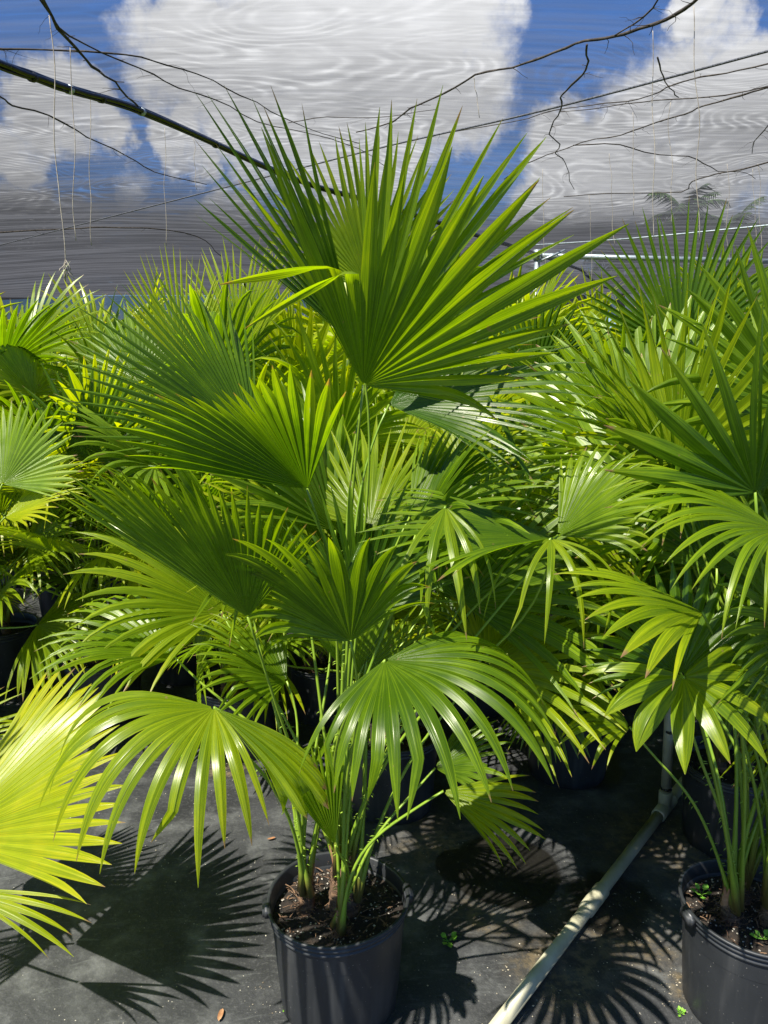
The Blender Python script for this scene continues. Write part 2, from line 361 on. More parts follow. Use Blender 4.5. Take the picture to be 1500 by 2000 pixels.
# side curtain at the far end and along the left
def curtain(name, a, b, bot, seed):
    n = 90; vs = []; fs = []
    for i in range(n+1):
        u = i/n; p = Vector(a).lerp(Vector(b), u); nn = (Vector(b)-Vector(a)).normalized().cross(Vector((0, 0, 1)))
        top = roof_z(p.x, p.y) - 0.01
        bt = bot(u) + 0.03*noise.noise(Vector((i*0.3, seed, 0)))
        for k in range(7):
            f = k/6; off = 0.06*noise.noise(Vector((i*0.35, k*0.6, seed)))*f
            q = p + nn*off; vs.append((q.x, q.y, top*(1-f)+bt*f))
    for i in range(n):
        for k in range(6):
            c = i*7+k; fs.append((c, c+1, c+8, c+7))
    return from_py(name, vs, fs, M_SIDE)
tag(curtain('side_curtain', (-9, 21.9, 0), (15.9, 21.9, 0), lambda u: 0.8 if u < .40 else 2.62 + 0.1*u, 1.0),
    'dark cloth curtain hanging at the far end, a bright gap beneath it on the right', 'curtain')
tag(curtain('side_curtain', (-15.9, 12, 0), (-9, 21.9, 0), lambda u: 1.3, 5.0),
    'dark cloth curtain closing the far left corner behind the palms', 'curtain')

# --- things hung under the roof
def roofpt(px, py, dz=0.0):
    p = at_z(px, py, ZC-0.12+dz)
    for _ in range(6): p = at_z(px, py, roof_z(p.x, p.y)-0.02+dz)
    return p
# bundle of black irrigation tubing
def bundle(name, pix, rads, offs, mat, label, cat, dz=-0.05, ties=True):
    root = empty(name, tuple(roofpt(*pix[0], dz))); tag(root, label, cat)
    base = spline([roofpt(*q, dz) for q in pix], 10)
    for r, (ox, oz) in zip(rads, offs):
        pts = []
        for i, p in enumerate(base):
            t = (base[min(i+1, len(base)-1)]-base[max(0, i-1)]).normalized(); sd = t.cross(Vector((0, 0, 1))).normalized()
            wv = 0.006*noise.noise(Vector((i*0.25, ox*50, 0)))
            pts.append(p + sd*(ox+wv) + Vector((0, 0, oz+wv)) - root.location)
        v, f = tube(pts, r, 10); from_py('tube', v, f, mat, root)
    if ties:
        for i in range(4, len(base)-1, 5):
            t = (base[i+1]-base[i-1]).normalized()
            p = base[i]-root.location; v, f = tube([p-t*0.012, p+t*0.012], 0.034, 12, flat=0.8); from_py('cable_tie', v, f, M_GALV if i % 2 else M_BLACK, root)
    return root
bundle('tubing_bundle', [(-220, 40), (0, 128), (150, 180), (300, 228), (580, 352), (760, 405), (900, 450), (1080, 508), (1240, 565)],
       [0.014, 0.015, 0.012, 0.009], [(-0.021, 0), (0.018, 0.003), (0.0, 0.020), (0.0, -0.014)], M_BLACK,
       'bundle of shiny black irrigation tubes tied under the cloth from upper left', 'tubing')
def cord(name, pix, r, mat, label, cat, dz=0.0, m=8, group=None, jag=0.0, twigs=0, seed=1, sag=0):
    rr = random.Random(seed)
    base = [roofpt(*q, dz) for q in pix]
    pts = spline(base, m)
    if jag:
        pts = [p + Vector((noise.noise(p*2.1+Vector((seed, 0, 0))), noise.noise(p*2.1+Vector((0, seed, 9))), 0.2*noise.noise(p*3)))*jag for p in pts]
        pts = [p + Vector((rr.uniform(-1, 1), rr.uniform(-1, 1), 0))*jag*0.16 for p in pts]
    root = pts[0].copy()
    n = len(pts); rad = [r*(1.12-0.5*i/n)*(1+0.18*rr.uniform(-1, 1)*(jag > 0)) if jag else r for i in range(n)]
    parts = [tube([p-root for p in pts], rad, 6)]
    for k in range(twigs):
        i = rr.randrange(2, n-2); a = pts[i]-root; d = Vector((rr.uniform(-1, 1), rr.uniform(-1, 1), rr.uniform(-.3, 0.02))).normalized()
        q = [a]
        for s in range(rr.randrange(2, 6)):
            d = (d + Vector((rr.uniform(-.6, .6), rr.uniform(-.6, .6), rr.uniform(-.2, .12)))).normalized(); q.append(q[-1]+d*rr.uniform(.015, .05))
        parts.append(tube(q, [r*0.30*(1-0.7*s/len(q)) for s in range(len(q))], 4))
    v, f = merge(parts); o = from_py(name, v, f, mat); o.location = root
    return tag(o, label, cat, group)
cord('seam_cord', [(-60, 494), (475, 357), (750, 287), (1060, 216), (1560, 84)], 0.007, M_ROPE, 'straight dark cord sewn into the cloth seam, crossing the whole roof', 'cord', -0.01)
cord('seam_cord', [(990, 482), (1230, 466), (1560, 434)], 0.012, M_GALV, 'pale straight cable under the low far edge of the cloth on the right', 'cord', -0.02)
VG = 'dead vines under the shade cloth'
vines = [
 ([(40, -60), (95, 25), (140, 95), (190, 140), (235, 172), (275, 213)], .017, 'thick dead vine from the upper left corner ending at the black tubing'),
 ([(60, -40), (110, 50), (170, 92), (265, 130), (345, 172), (415, 195), (500, 235), (610, 262), (700, 290), (760, 330)], .0085, 'long dead vine slanting from the upper left corner down behind the tallest leaf'),
 ([(-60, 88), (0, 92), (120, 96), (240, 104), (330, 128), (420, 158), (500, 200), (600, 250), (700, 278)], .009, 'pale jointed vine starting level at the left edge then dipping to the middle'),
 ([(-80, 160), (0, 188), (30, 208), (100, 228), (170, 268), (245, 303), (300, 336), (400, 360)], .013, 'dark dead vine below the black tubing on the left'),
 ([(-60, 456), (120, 448), (200, 444), (330, 450), (400, 470), (430, 500)], .018, 'thin vine lying level low on the far left of the cloth'),
 ([(1400, -30), (1355, 5), (1300, 38), (1235, 62), (1190, 74), (1120, 86), (1060, 112), (1000, 132), (930, 148), (870, 182), (800, 215), (770, 240), (700, 258)], .015, 'thickest dead branch running from the top right corner down to the middle'),
 ([(1290, -20), (1250, 35), (1195, 70)], .009, 'short vine joining the thick branch from the top edge'),
 ([(1155, 88), (1152, 120), (1143, 145), (1110, 175), (1098, 190), (1097, 218), (1070, 248), (1088, 282), (1086, 300), (1108, 320), (1115, 370)], .012, 'zigzag dead vine dropping from the thick branch'),
 ([(1560, 112), (1500, 122), (1420, 143), (1350, 157), (1300, 170), (1240, 195), (1170, 205), (1080, 218), (1000, 238), (860, 262), (830, 280)], .008, 'upper of two thin vines running left from the right edge'),
 ([(1560, 165), (1495, 171), (1440, 180), (1350, 192), (1260, 200), (1190, 210), (1090, 219)], .008, 'lower of two thin vines running left from the right edge'),
 ([(1560, 170), (1495, 172), (1450, 185), (1380, 203), (1340, 222), (1280, 240), (1210, 262), (1130, 280), (1040, 315), (980, 350)], .011, 'dead vine crossing the white cloud on the right'),
 ([(1120, 282), (1215, 282), (1290, 302), (1365, 310), (1400, 333), (1440, 335), (1480, 350)], .009, 'dead vine drooping to the right below the white cloud'),
 ([(1540, 305), (1450, 330), (1400, 338), (1360, 352), (1330, 374), (1180, 378), (1100, 384)], .013, 'dark vine along the start of the dense cloth on the right'),
 ([(1290, 115), (1296, 150), (1310, 175), (1322, 195)], .009, 'short kinked twig hanging beside the cloud on the right'),
 ([(1510, 230), (1480, 265), (1468, 298)], .008, 'short twig near the right edge'),
 ([(560, 240), (640, 230), (760, 228), (860, 215)], .006, 'hair-thin vine nearly level above the tallest leaf'),
]
for i, (pix, r, lab) in enumerate(vines):
    cord('dead_vine', pix, r*0.50, M_VINE, lab, 'vine', -0.015, 3, VG, 0.05, 4+len(pix), i+1)
# threads hanging from the cloth
tg = 'threads hanging from the cloth'
def thread(px, py0, py1, seed, label, r=0.0022, root=False):
    rr = random.Random(seed); a = roofpt(px, py0); Y = a.y
    b = at_y(px + rr.uniform(0, 12) if not root else px+32, py1, Y)
    n = 22; pts = []
    for i in range(n+1):
        u = i/n; p = a.lerp(b, u); p.x += 0.03*noise.noise(Vector((u*3, seed, 0))); p.y += 0.04*noise.noise(Vector((seed, u*2, 3))); pts.append(p-a)
    parts = [tube(pts, r, 5)]
    if root:
        for k in range(9):
            q = [pts[-3]+Vector((0, 0, -0.02*k*0.3))]; d = Vector((rr.uniform(-1, 1), rr.uniform(-1, 1), -1.2)).normalized()
            for s in range(4): q.append(q[-1]+d*0.016); d = (d+Vector((rr.uniform(-.8, .8), rr.uniform(-.8, .8), -.2))).normalized()
            parts.append(tube(q, r*0.8, 4))
    v, f = merge(parts); o = from_py('hanging_thread', v, f, M_THREAD); o.location = a
    tag(o, label, 'thread', tg)
thread(96, 30, 550, 1, 'long pale thread with a tuft of roots at its end, leftmost', .0026, True)
thread(137, 92, 470, 2, 'thin thread just right of the root-tipped thread')
thread(176, 180, 480, 3, 'thin thread third from the left, under the black tubing')
thread(322, 250, 480, 4, 'faint thread left of the tallest leaf')
thread(377, 270, 370, 5, 'short faint thread nearest the tallest leaf on its left')
for i, (px, a, b) in enumerate([(1355, 12, 470), (1275, 60, 470), (925, 150, 230), (1190, 300, 480), (1150, 380, 600), (1420, 320, 580), (1480, 320, 560), (1470, 330, 480), (1236, 220, 420), (1060, 330, 590), (1395, 470, 560), (1310, 200, 440)]):
    thread(px, a, b, 20+i, 'pale thread hanging from the cloth among others on the right side', .0020)
# galvanised frame: post, cross bar
p0 = at_z(1050, 497, 3.22)
post = empty('support_post', (p0.x, p0.y, 0)); tag(post, 'pale galvanised post holding the cross bar behind the palms', 'post')
v, f = tube([(0, 0, 0), (0, 0, 3.25)], 0.048, 16); from_py('pole', v, f, M_GALV, post)
v, f = tube([(0, 0, 3.13), (0, 0, 3.29)], 0.064, 16); from_py('clamp', v, f, M_GALV, post)
v, f = tube([(0, -0.05, 3.1), (0.42, -0.05, 3.28)], 0.018, 8); from_py('brace', v, f, M_GALV, post)
p1 = at_z(1560, 512, 3.18)
bar = empty('cross_bar', (p0.x, p0.y, 3.2)); tag(bar, 'pale horizontal metal pipe running right from the post', 'pipe')
d = p1-Vector((p0.x, p0.y, 3.2)); v, f = tube([(0.07, 0, 0), tuple(d)], 0.042, 14); from_py('bar', v, f, M_GALV, bar)
for px in (-330, 300):
    q = at_z(px, 600 if px < 0 else 585, 3.1)
    pp = empty('support_post', (q.x, q.y, 0)); tag(pp, 'galvanised post ' + ('far off at the left behind the palm tops' if px < 0 else 'far off behind the left rows of palms'), 'post')
    v, f = tube([(0, 0, 0), (0, 0, 3.2)], 0.04, 12); from_py('pole', v, f, M_GALV, pp)
    v, f = tube([(0, 0, 3.1), (0, 0, 3.24)], 0.055, 12); from_py('clamp', v, f, M_GALV, pp)

# ------------------------------------------------------------------ fan palm leaf
def leaf_data(hub, D, Nn, R, n=36, spread=200, split=0.5, droop=0.6, fold=0.35, seed=0, st=11, cup=0.05,
              lenfall=0.25, s0=0.35, wild=0.12, tipdrop=0.0, broken=0.0, skirt=0.0, arange=None, lens=None, lfold=0.0, rfold=0.0, kinks=None, ripple=0.07):
    if kinks is None:   # a few fingers are broken over
        kr = random.Random(seed+91); kinks = {}
        if kr.random() < .45:
            for _ in range(kr.choice((1, 1, 2, 3))): kinks[kr.randrange(n)] = (kr.uniform(.55, .8), (kr.uniform(-.8, .8), kr.uniform(-.8, .8), -1))
    rp = random.Random(seed+5).uniform(0, 6)
    rr = random.Random(seed); D = Vector(D).normalized(); Nn = Vector(Nn); Nn = (Nn - D*Nn.dot(D)).normalized(); X = D.cross(Nn).normalized()
    G = Vector((0, 0, -1))
    if arange: a0, a1 = radians(arange[0]), radians(arange[1])
    else: a0, a1 = -radians(spread)/2, radians(spread)/2
    sp = a1-a0; da = sp/n
    def length(a):
        if lens:
            g = math.degrees(a)
            if g <= lens[0][0]: return lens[0][1]
            for (x0, y0), (x1, y1) in zip(lens, lens[1:]):
                if g <= x1: return y0+(y1-y0)*(g-x0)/(x1-x0)
            return lens[-1][1]
        return R*(1-lenfall*(abs(a)/(sp/2))**2)
    def rays(a, dm=1.0, kk=1.0, kick=None, kink=None):
        L = length(a); fo = radians(lfold if a < 0 else rfold); fo *= min(1, abs(a)/0.12)
        XX = X*cos(fo) + Nn*sin(fo)*(1 if a > 0 else -1)
        d = (D*cos(a) + XX*sin(a) + Nn*(cup*(1-cos(a)) - skirt*abs(sin(a)) + ripple*sin(a*3.1+rp))).normalized(); nn = (Nn - d*Nn.dot(d)).normalized()
        p = Vector(hub) + d*0.006; out = [(p.copy(), d.copy(), nn.copy())]
        for j in range(1, st+1):
            s = j/st; ds = L/st*(kk if s > split else 1.0)
            g = droop*dm*(max(0.0, s-s0)/(1-s0))**1.0*2.2/st + (tipdrop*dm*3.0/st if s > 0.72 else 0)
            # stiff blade: bending is resisted by the pleats, free fingers give way
            hor = math.sqrt(max(0.0, 1-d.z*d.z))
            d = (d + G*g*(0.25+0.75*hor)).normalized()
            if kick is not None and s > split: d = (d + kick*(1.0/st)).normalized()
            if kink and s > kink[0]:
                d = (d*0.15 + Vector(kink[1]).normalized() + G*0.25*(s-kink[0])).normalized()
            nn = (nn - d*nn.dot(d)).normalized(); p = p + d*ds; out.append((p.copy(), d.copy(), nn.copy()))
        return out
    edges = [rays(a0+e*da) for e in range(n+1)]
    spl = [min(0.92, max(0.12, split + rr.gauss(0, 0.05) + (0.0))) for e in range(n+1)]
    if broken:
        for e in range(n+1):
            if rr.random() < broken: spl[e] = rr.uniform(0.2, 0.35)
    spl[0] = 0.05; spl[n] = 0.05
    vs, fs, uvs = [], [], []
    for i in range(n):
        a = a0+(i+0.5)*da
        dm = 1+rr.uniform(-.45, .6)*min(1, wild*4); kk = 1+rr.uniform(-.16, .10)
        kick = Vector((rr.gauss(0, 1), rr.gauss(0, 1), rr.gauss(0, .6)))*wild
        if rr.random() < wild*0.5: kick += G*rr.uniform(.6, 2.2)
        mid = rays(a, dm, kk, kick, kinks.get(i)); wf = rr.uniform(.82, 1.12)
        for side in (0, 1):
            e = edges[i+side]; sp_ = spl[i+side]; base = len(vs)
            # split point offset
            js = min(st-1, max(1, int(sp_*st)))
            off0 = e[js][0]-mid[js][0]; w0 = off0.length
            for j in range(st+1):
                s = j/st; p, d, nn = mid[j]
                wdir = d.cross(nn).normalized()*(1 if side else -1)
                if j <= js:
                    if i in (0, n-1) and ((i == 0 and side == 0) or (i == n-1 and side == 1)):
                        q = e[j][0]
                    else: q = e[j][0]
                    q = q*1.0
                else:
                    t = (s-js/st)/(1-js/st); tp = (1-t**1.9)*(1+0.22*t)
                    if t >= 1: tp = 0.03
                    od = (off0.normalized()*(1-t)**2 + wdir*(1-(1-t)**2)).normalized()
                    q = p + od*w0*max(tp, 0.03)*(1+(wf-1)*min(1, 3*t))
                hw = (q-p).length
                ridge = p + nn*fold*hw*(1.25 if j > 0 else 0)
                vs.append(ridge); vs.append(q)
                uvs.append((i+0.5, s)); uvs.append((i+(0.98 if side else 0.02), s))
            for j in range(st):
                b = base+2*j
                if side: fs.append((b, b+2, b+3, b+1))
                else: fs.append((b, b+1, b+3, b+2))
    return vs, fs, uvs
def leaf_obj(name, data, mat, parent, origin):
    vs, fs, uvs = data; o = Vector(origin)
    me = bpy.data.meshes.new(name); me.from_pydata([tuple(v-o) for v in vs], [], fs)
    uvl = me.uv_layers.new(name='seg'); 
    idx = [0]*len(me.loops); me.loops.foreach_get('vertex_index', idx)
    flat = []
    for k in idx: flat += [uvs[k][0], uvs[k][1]]
    uvl.data.foreach_set('uv', flat); me.update()
    ob = link(name, me, mat, parent); ob.location = o - (parent.location if parent and parent.parent is None else Vector((0, 0, 0)))
    return ob
def petiole_obj(base, hub, D, parent_leaf, origin, r0=0.0062, r1=0.0036, bend=0.25, thorns=0, seed=0, mat=None):
    base, hub = Vector(base), Vector(hub); L = (hub-base).length; rr = random.Random(seed)
    D = Vector(D).normalized()
    # Bezier: leaves the crown steeply, arrives along the blade
    out = (hub-base); out.z = 0
    c1 = base + (Vector((0, 0, 1))*0.85 + (hub-base).normalized()*0.5)*L*0.40
    c1 += Vector((rr.uniform(-.05, .05), rr.uniform(-.05, .05), 0))
    c2 = hub - (D*0.35 + (hub-base).normalized()*0.65)*L*bend
    pts = []
    n = 16
    for i in range(n+1):
        t = i/n; p = base*(1-t)**3 + c1*3*t*(1-t)**2 + c2*3*t*t*(1-t) + hub*t**3
        p = p + Vector((noise.noise(Vector((seed*1.3, t*1.5, 0))), noise.noise(Vector((t*1.5, seed*2.1, 4))), 0))*0.02*sin(pi*t)
        pts.append(p)
    rad = [r0*(1-(i/n)) + r1*(i/n) + (0.008*(1-i/2.2) if i < 2.2 else 0) for i in range(n+1)]
    parts = [tube([p-Vector(origin) for p in pts], rad, 7, flat=0.72)]
    # fibres where the stalk fans into the blade
    if thorns:
        for k in range(thorns):
            t = rr.uniform(0.06, 0.6); i = int(t*n); p = pts[i].lerp(pts[i+1], t*n-i); tg_ = (pts[i+1]-pts[i]).normalized()
            sd = tg_.cross(Vector((rr.uniform(-.4, .4), -1, 0))).normalized()*(1 if k % 2 else -1)
            q = p + sd*rad[i]*0.9 - Vector(origin); parts.append(tube([q, q+sd*0.005-tg_*0.002, q+sd*0.008-tg_*0.005], [0.0016, 0.0009, 0.0002], 4))
    v, f = merge(parts); return from_py('petiole', v, f, mat or M_PET, parent_leaf)

# ------------------------------------------------------------------ pot, soil, trunk
POTH = 0.30
def pot_parts(root, seed=0, detail=True, R=0.18, H=POTH):
    seg = 72 if detail else 32
    prof = [(0.0, 0.012), (R*0.80, 0.010), (R*0.815, 0.0), (R*0.83, 0.004), (R*0.845, 0.03), (R*0.90, H*0.55), (R*0.925, H*0.80), (R*0.935, H*0.875), (R*0.965, H*0.882), (R*0.968, H*0.90),
            (R*0.950, H*0.905), (R*0.953, H*0.925), (R*0.982, H*0.932), (R*0.985, H*0.95), (R*0.968, H*0.955), (R*0.972, H*0.97), (R*1.0, H*0.976), (R*1.008, H*0.99), (R*0.998, H), (R*0.965, H*0.998),
            (R*0.955, H*0.985), (R*0.935, H*0.85), (R*0.92, H*0.70)]
    v, f = lathe(prof, seg)
    rr = random.Random(seed)
    # drain arches round the foot and a slightly uneven wall
    v2 = []
    for p in v:
        a = math.atan2(p.y, p.x); r = math.hypot(p.x, p.y)
        if r > 1e-5:
            k = 1 + 0.006*sin(2*a+seed) + 0.004*sin(3*a+seed*2)
            if p.z < 0.02 and r > R*0.7: k *= 1-0.012*max(0, cos(a*10))
            p = Vector((p.x*k, p.y*k, p.z + (0.004*sin(2*a+seed*3) if p.z > H*0.85 else 0)))
        v2.append(p)
    pot = from_py('pot', v2, f, M_POT, root)
    if detail:
        for sg, an in ((1, 0.15), (-1, 0.15+pi)):
            bm = bmesh.new()
            m_ = Matrix.Rotation(an, 4, 'Z') @ Matrix.Translation((R*1.005, 0, H*0.945)) @ Matrix.Diagonal((0.022, 0.05, 0.030, 1))
            bmesh.ops.create_cube(bm, size=1, matrix=m_); bmesh.ops.bevel(bm, geom=bm.edges[:], offset=0.005, segments=2, affect='EDGES')
            me = bpy.data.meshes.new('grip_tab'); bm.to_mesh(me); bm.free(); link('grip_tab', me, M_POT, pot)
    # soil
    zs = H*0.84; nr, na = (16, 64) if detail else (5, 28); vs = [Vector((0, 0, zs+0.012))]; fs = []
    for i in range(1, nr+1):
        r = R*0.925*i/nr
        for k in range(na):
            a = 2*pi*k/na; x, y = r*cos(a), r*sin(a)
            z = zs + 0.012*(1-i/nr) + (0.010*noise.noise(Vector((x*25, y*25, seed))) + 0.007*noise.noise(Vector((x*80, y*80, seed))))*(1 if i < nr else 0)
            vs.append(Vector((x, y, z)))
    for k in range(na): fs.append((0, 1+k, 1+(k+1) % na))
    for i in range(nr-1):
        for k in range(na):
            a = 1+i*na+k; b = 1+i*na+(k+1) % na; fs.append((a, a+na, b+na, b))
    soil = from_py('soil', vs, fs, M_SOIL, root)
    if detail:
        parts = []
        for k in range(260):
            a = rr.uniform(0, 2*pi); r = R*0.90*math.sqrt(rr.random()); x, y = r*cos(a), r*sin(a)
            s = rr.uniform(0.0012, 0.0040)*(1.5 if rr.random() < .06 else 1); z = zs+0.012*(1-r/(R*.925)) + (0.010*noise.noise(Vector((x*25, y*25, seed)))+0.007*noise.noise(Vector((x*80, y*80, seed))))+s*0.4
            vv = [Vector((x+s*rr.uniform(.6, 1.2)*dx, y+s*rr.uniform(.6, 1.2)*dy, z+s*rr.uniform(.5, 1)*dz)) for dx, dy, dz in ((1, 0, 0), (0, 1, 0), (-1, 0, 0), (0, -1, 0), (0, 0, 1), (0, 0, -1))]
            ff = [(0, 1, 4), (1, 2, 4), (2, 3, 4), (3, 0, 4), (1, 0, 5), (2, 1, 5), (3, 2, 5), (0, 3, 5)]; parts.append((vv, ff))
        v, f = merge(parts); o = from_py('perlite', v, f, M_PERL, soil, smooth=False); o['kind'] = 'stuff'
        # bark shreds
        parts = []
        for k in range(150):
            a = rr.uniform(0, 2*pi); r = R*0.88*math.sqrt(rr.random()); x, y = r*cos(a), r*sin(a); z = zs+0.016
            d = Vector((rr.uniform(-1, 1), rr.uniform(-1, 1), rr.uniform(-.2, .35))).normalized(); l = rr.uniform(.004, .016)
            parts.append(tube([Vector((x, y, z))-d*l, Vector((x, y, z+.002)), Vector((x, y, z))+d*l], [rr.uniform(.0006, .002)]*3, 4, flat=.5))
        v, f = merge(parts); o = from_py('bark_shreds', v, f, M_TRUNK, soil, smooth=False); o['kind'] = 'stuff'
    return pot
def trunk_part(root, x, y, h=0.13, r=0.024, seed=0, z0=None, detail=True):
    z0 = POTH*0.83 if z0 is None else z0; vs, fs = [], []; rr = random.Random(seed); n = 26 if detail else 9; sg = 20 if detail else 8
    lx, ly = rr.uniform(-.02, .02), rr.uniform(-.02, .02)
    for i in range(n+1):
        u = i/n; rad = r*(1.35-0.55*u) * (1+0.07*(1 if i % 2 else -1)) * (1.0 if u < .9 else 1-(u-.9)*3)
        for k in range(sg):
            a = 2*pi*k/sg; q = rad*(1+0.14*noise.noise(Vector((k*1.7, i*0.7, seed))))
            vs.append(Vector((x+lx*u+q*cos(a), y+ly*u+q*sin(a), z0+h*u+0.004*sin(a*2+i))))
    for i in range(n):
        for k in range(sg): fs.append((i*sg+k, i*sg+(k+1) % sg, (i+1)*sg+(k+1) % sg, (i+1)*sg+k))
    fs.append(tuple(n*sg+k for k in range(sg)))
    t = from_py('trunk', vs, fs, M_TRUNK, root)
    if detail:
        parts = []
        for k in range(60):   # loose fibres and old sheath strips
            a = rr.uniform(0, 2*pi); u = rr.uniform(.1, 1); rad = r*(1.35-.55*u)
            p = Vector((x+lx*u+rad*cos(a), y+ly*u+rad*sin(a), z0+h*u)); d = Vector((cos(a)*.5, sin(a)*.5, rr.uniform(-.8, 1))).normalized()
            parts.append(tube([p, p+d*0.012, p+d*0.02+Vector((-sin(a), cos(a), .5))*rr.uniform(-.012, .012)], [.0012, .0008, .0004], 4))
        v, f = merge(parts); o = from_py('fibre', v, f, M_TRUNK, t, smooth=False); o['kind'] = 'stuff'
        for k in range(4):
            a = rr.uniform(0, 2*pi); p = Vector((x+lx+r*.75*cos(a), y+ly+r*.75*sin(a), z0+h*.8)); w = 0.010; hh = rr.uniform(.03, .08)
            tx = Vector((-sin(a), cos(a), 0)); o_ = Vector((cos(a), sin(a), 0))
            vs2 = []
            for j in range(5):
                q = j/4
                for s_ in (-1, 0, 1): vs2.append(p+tx*s_*w*(1-q*.8)+o_*(0.01*q*q+(-.004 if s_ else 0))+Vector((0, 0, hh*q)))
            ff = [(3*j+c, 3*j+c+1, 3*j+c+4, 3*j+c+3) for j in range(4) for c in range(2)]
            from_py('dry_sheath', vs2, ff, M_DRY, t)
    return t

# ------------------------------------------------------------------ plant from explicit leaves
UP, AWAY, CAMV = Vector((0, 0, 1)), Vector((0, 1, 0)), Vector((0, -1, 0))
def explicit(root, spec, stems, seed=0, detail=True):
    """spec rows: px,py,Y, phi(deg, image plane, 0=up, + right), tilt toward camera (deg), normal ref, R, kwargs"""
    for k, row in enumerate(spec):
        px, py, Y, phi, tl, ref, R, mat, kw = row
        kw = dict(kw); stem = kw.pop('stem', 0); bend = kw.pop('bend', .3); th = kw.pop('thorns', 14 if detail else 0); lab = kw.pop('label', None)
        hub = at_y(px, py, Y); ph, t = radians(phi), radians(tl)
        D = Vector((sin(ph)*cos(t), -sin(t), cos(ph)*cos(t)))
        kw.setdefault('seed', seed*100+k)
        # angles are given clockwise as the leaf is seen from the path
        rd = Vector(ref); rd = (rd-D*rd.dot(D)).normalized(); XL = D.cross(rd)
        cw = Vector((1, 0, 0))*cos(ph) - Vector((0, .4, .9))*sin(ph)
        if XL.dot(cw) < 0:
            if 'arange' in kw: kw['arange'] = (-kw['arange'][1], -kw['arange'][0])
            if 'lens' in kw: kw['lens'] = [(-a, b) for a, b in reversed(kw['lens'])]
            if 'kinks' in kw: kw['kinks'] = {kw['n']-1-i: v for i, v in kw['kinks'].items()}
            kw['lfold'], kw['rfold'] = kw.get('rfold', 0), kw.get('lfold', 0)
        if abs(Vector(ref).normalized().dot(D)) > .97: ref = Vector(ref)+Vector((.3, .2, .1))
        lf = leaf_obj('leaf', leaf_data(hub, D, ref, R, **kw), mat, root, hub)
        if lab: lf['label'] = lab
        b = stems[stem]; rr = random.Random(seed*31+k)
        petiole_obj((b[0]+rr.uniform(-.019, .019), b[1]+rr.uniform(-.019, .019), b[2]), hub, D, lf, hub, bend=bend, thorns=th, seed=seed*10+k)

def near_plant(cx, cy, label, spec, stems_local, seed, group=None, detail=True, rot=0):
    root = empty('potted_palm', (cx, cy, 0)); tag(root, label, 'potted palm', group)
    pot_parts(root, seed, detail)
    st = []
    for (x, y, h, r) in stems_local:
        trunk_part(root, x, y, h, r, seed+int(x*1000), detail=detail); st.append((cx+x, cy+y, POTH*0.83+h*0.75))
    explicit(root, spec, st, seed, detail)
    return root

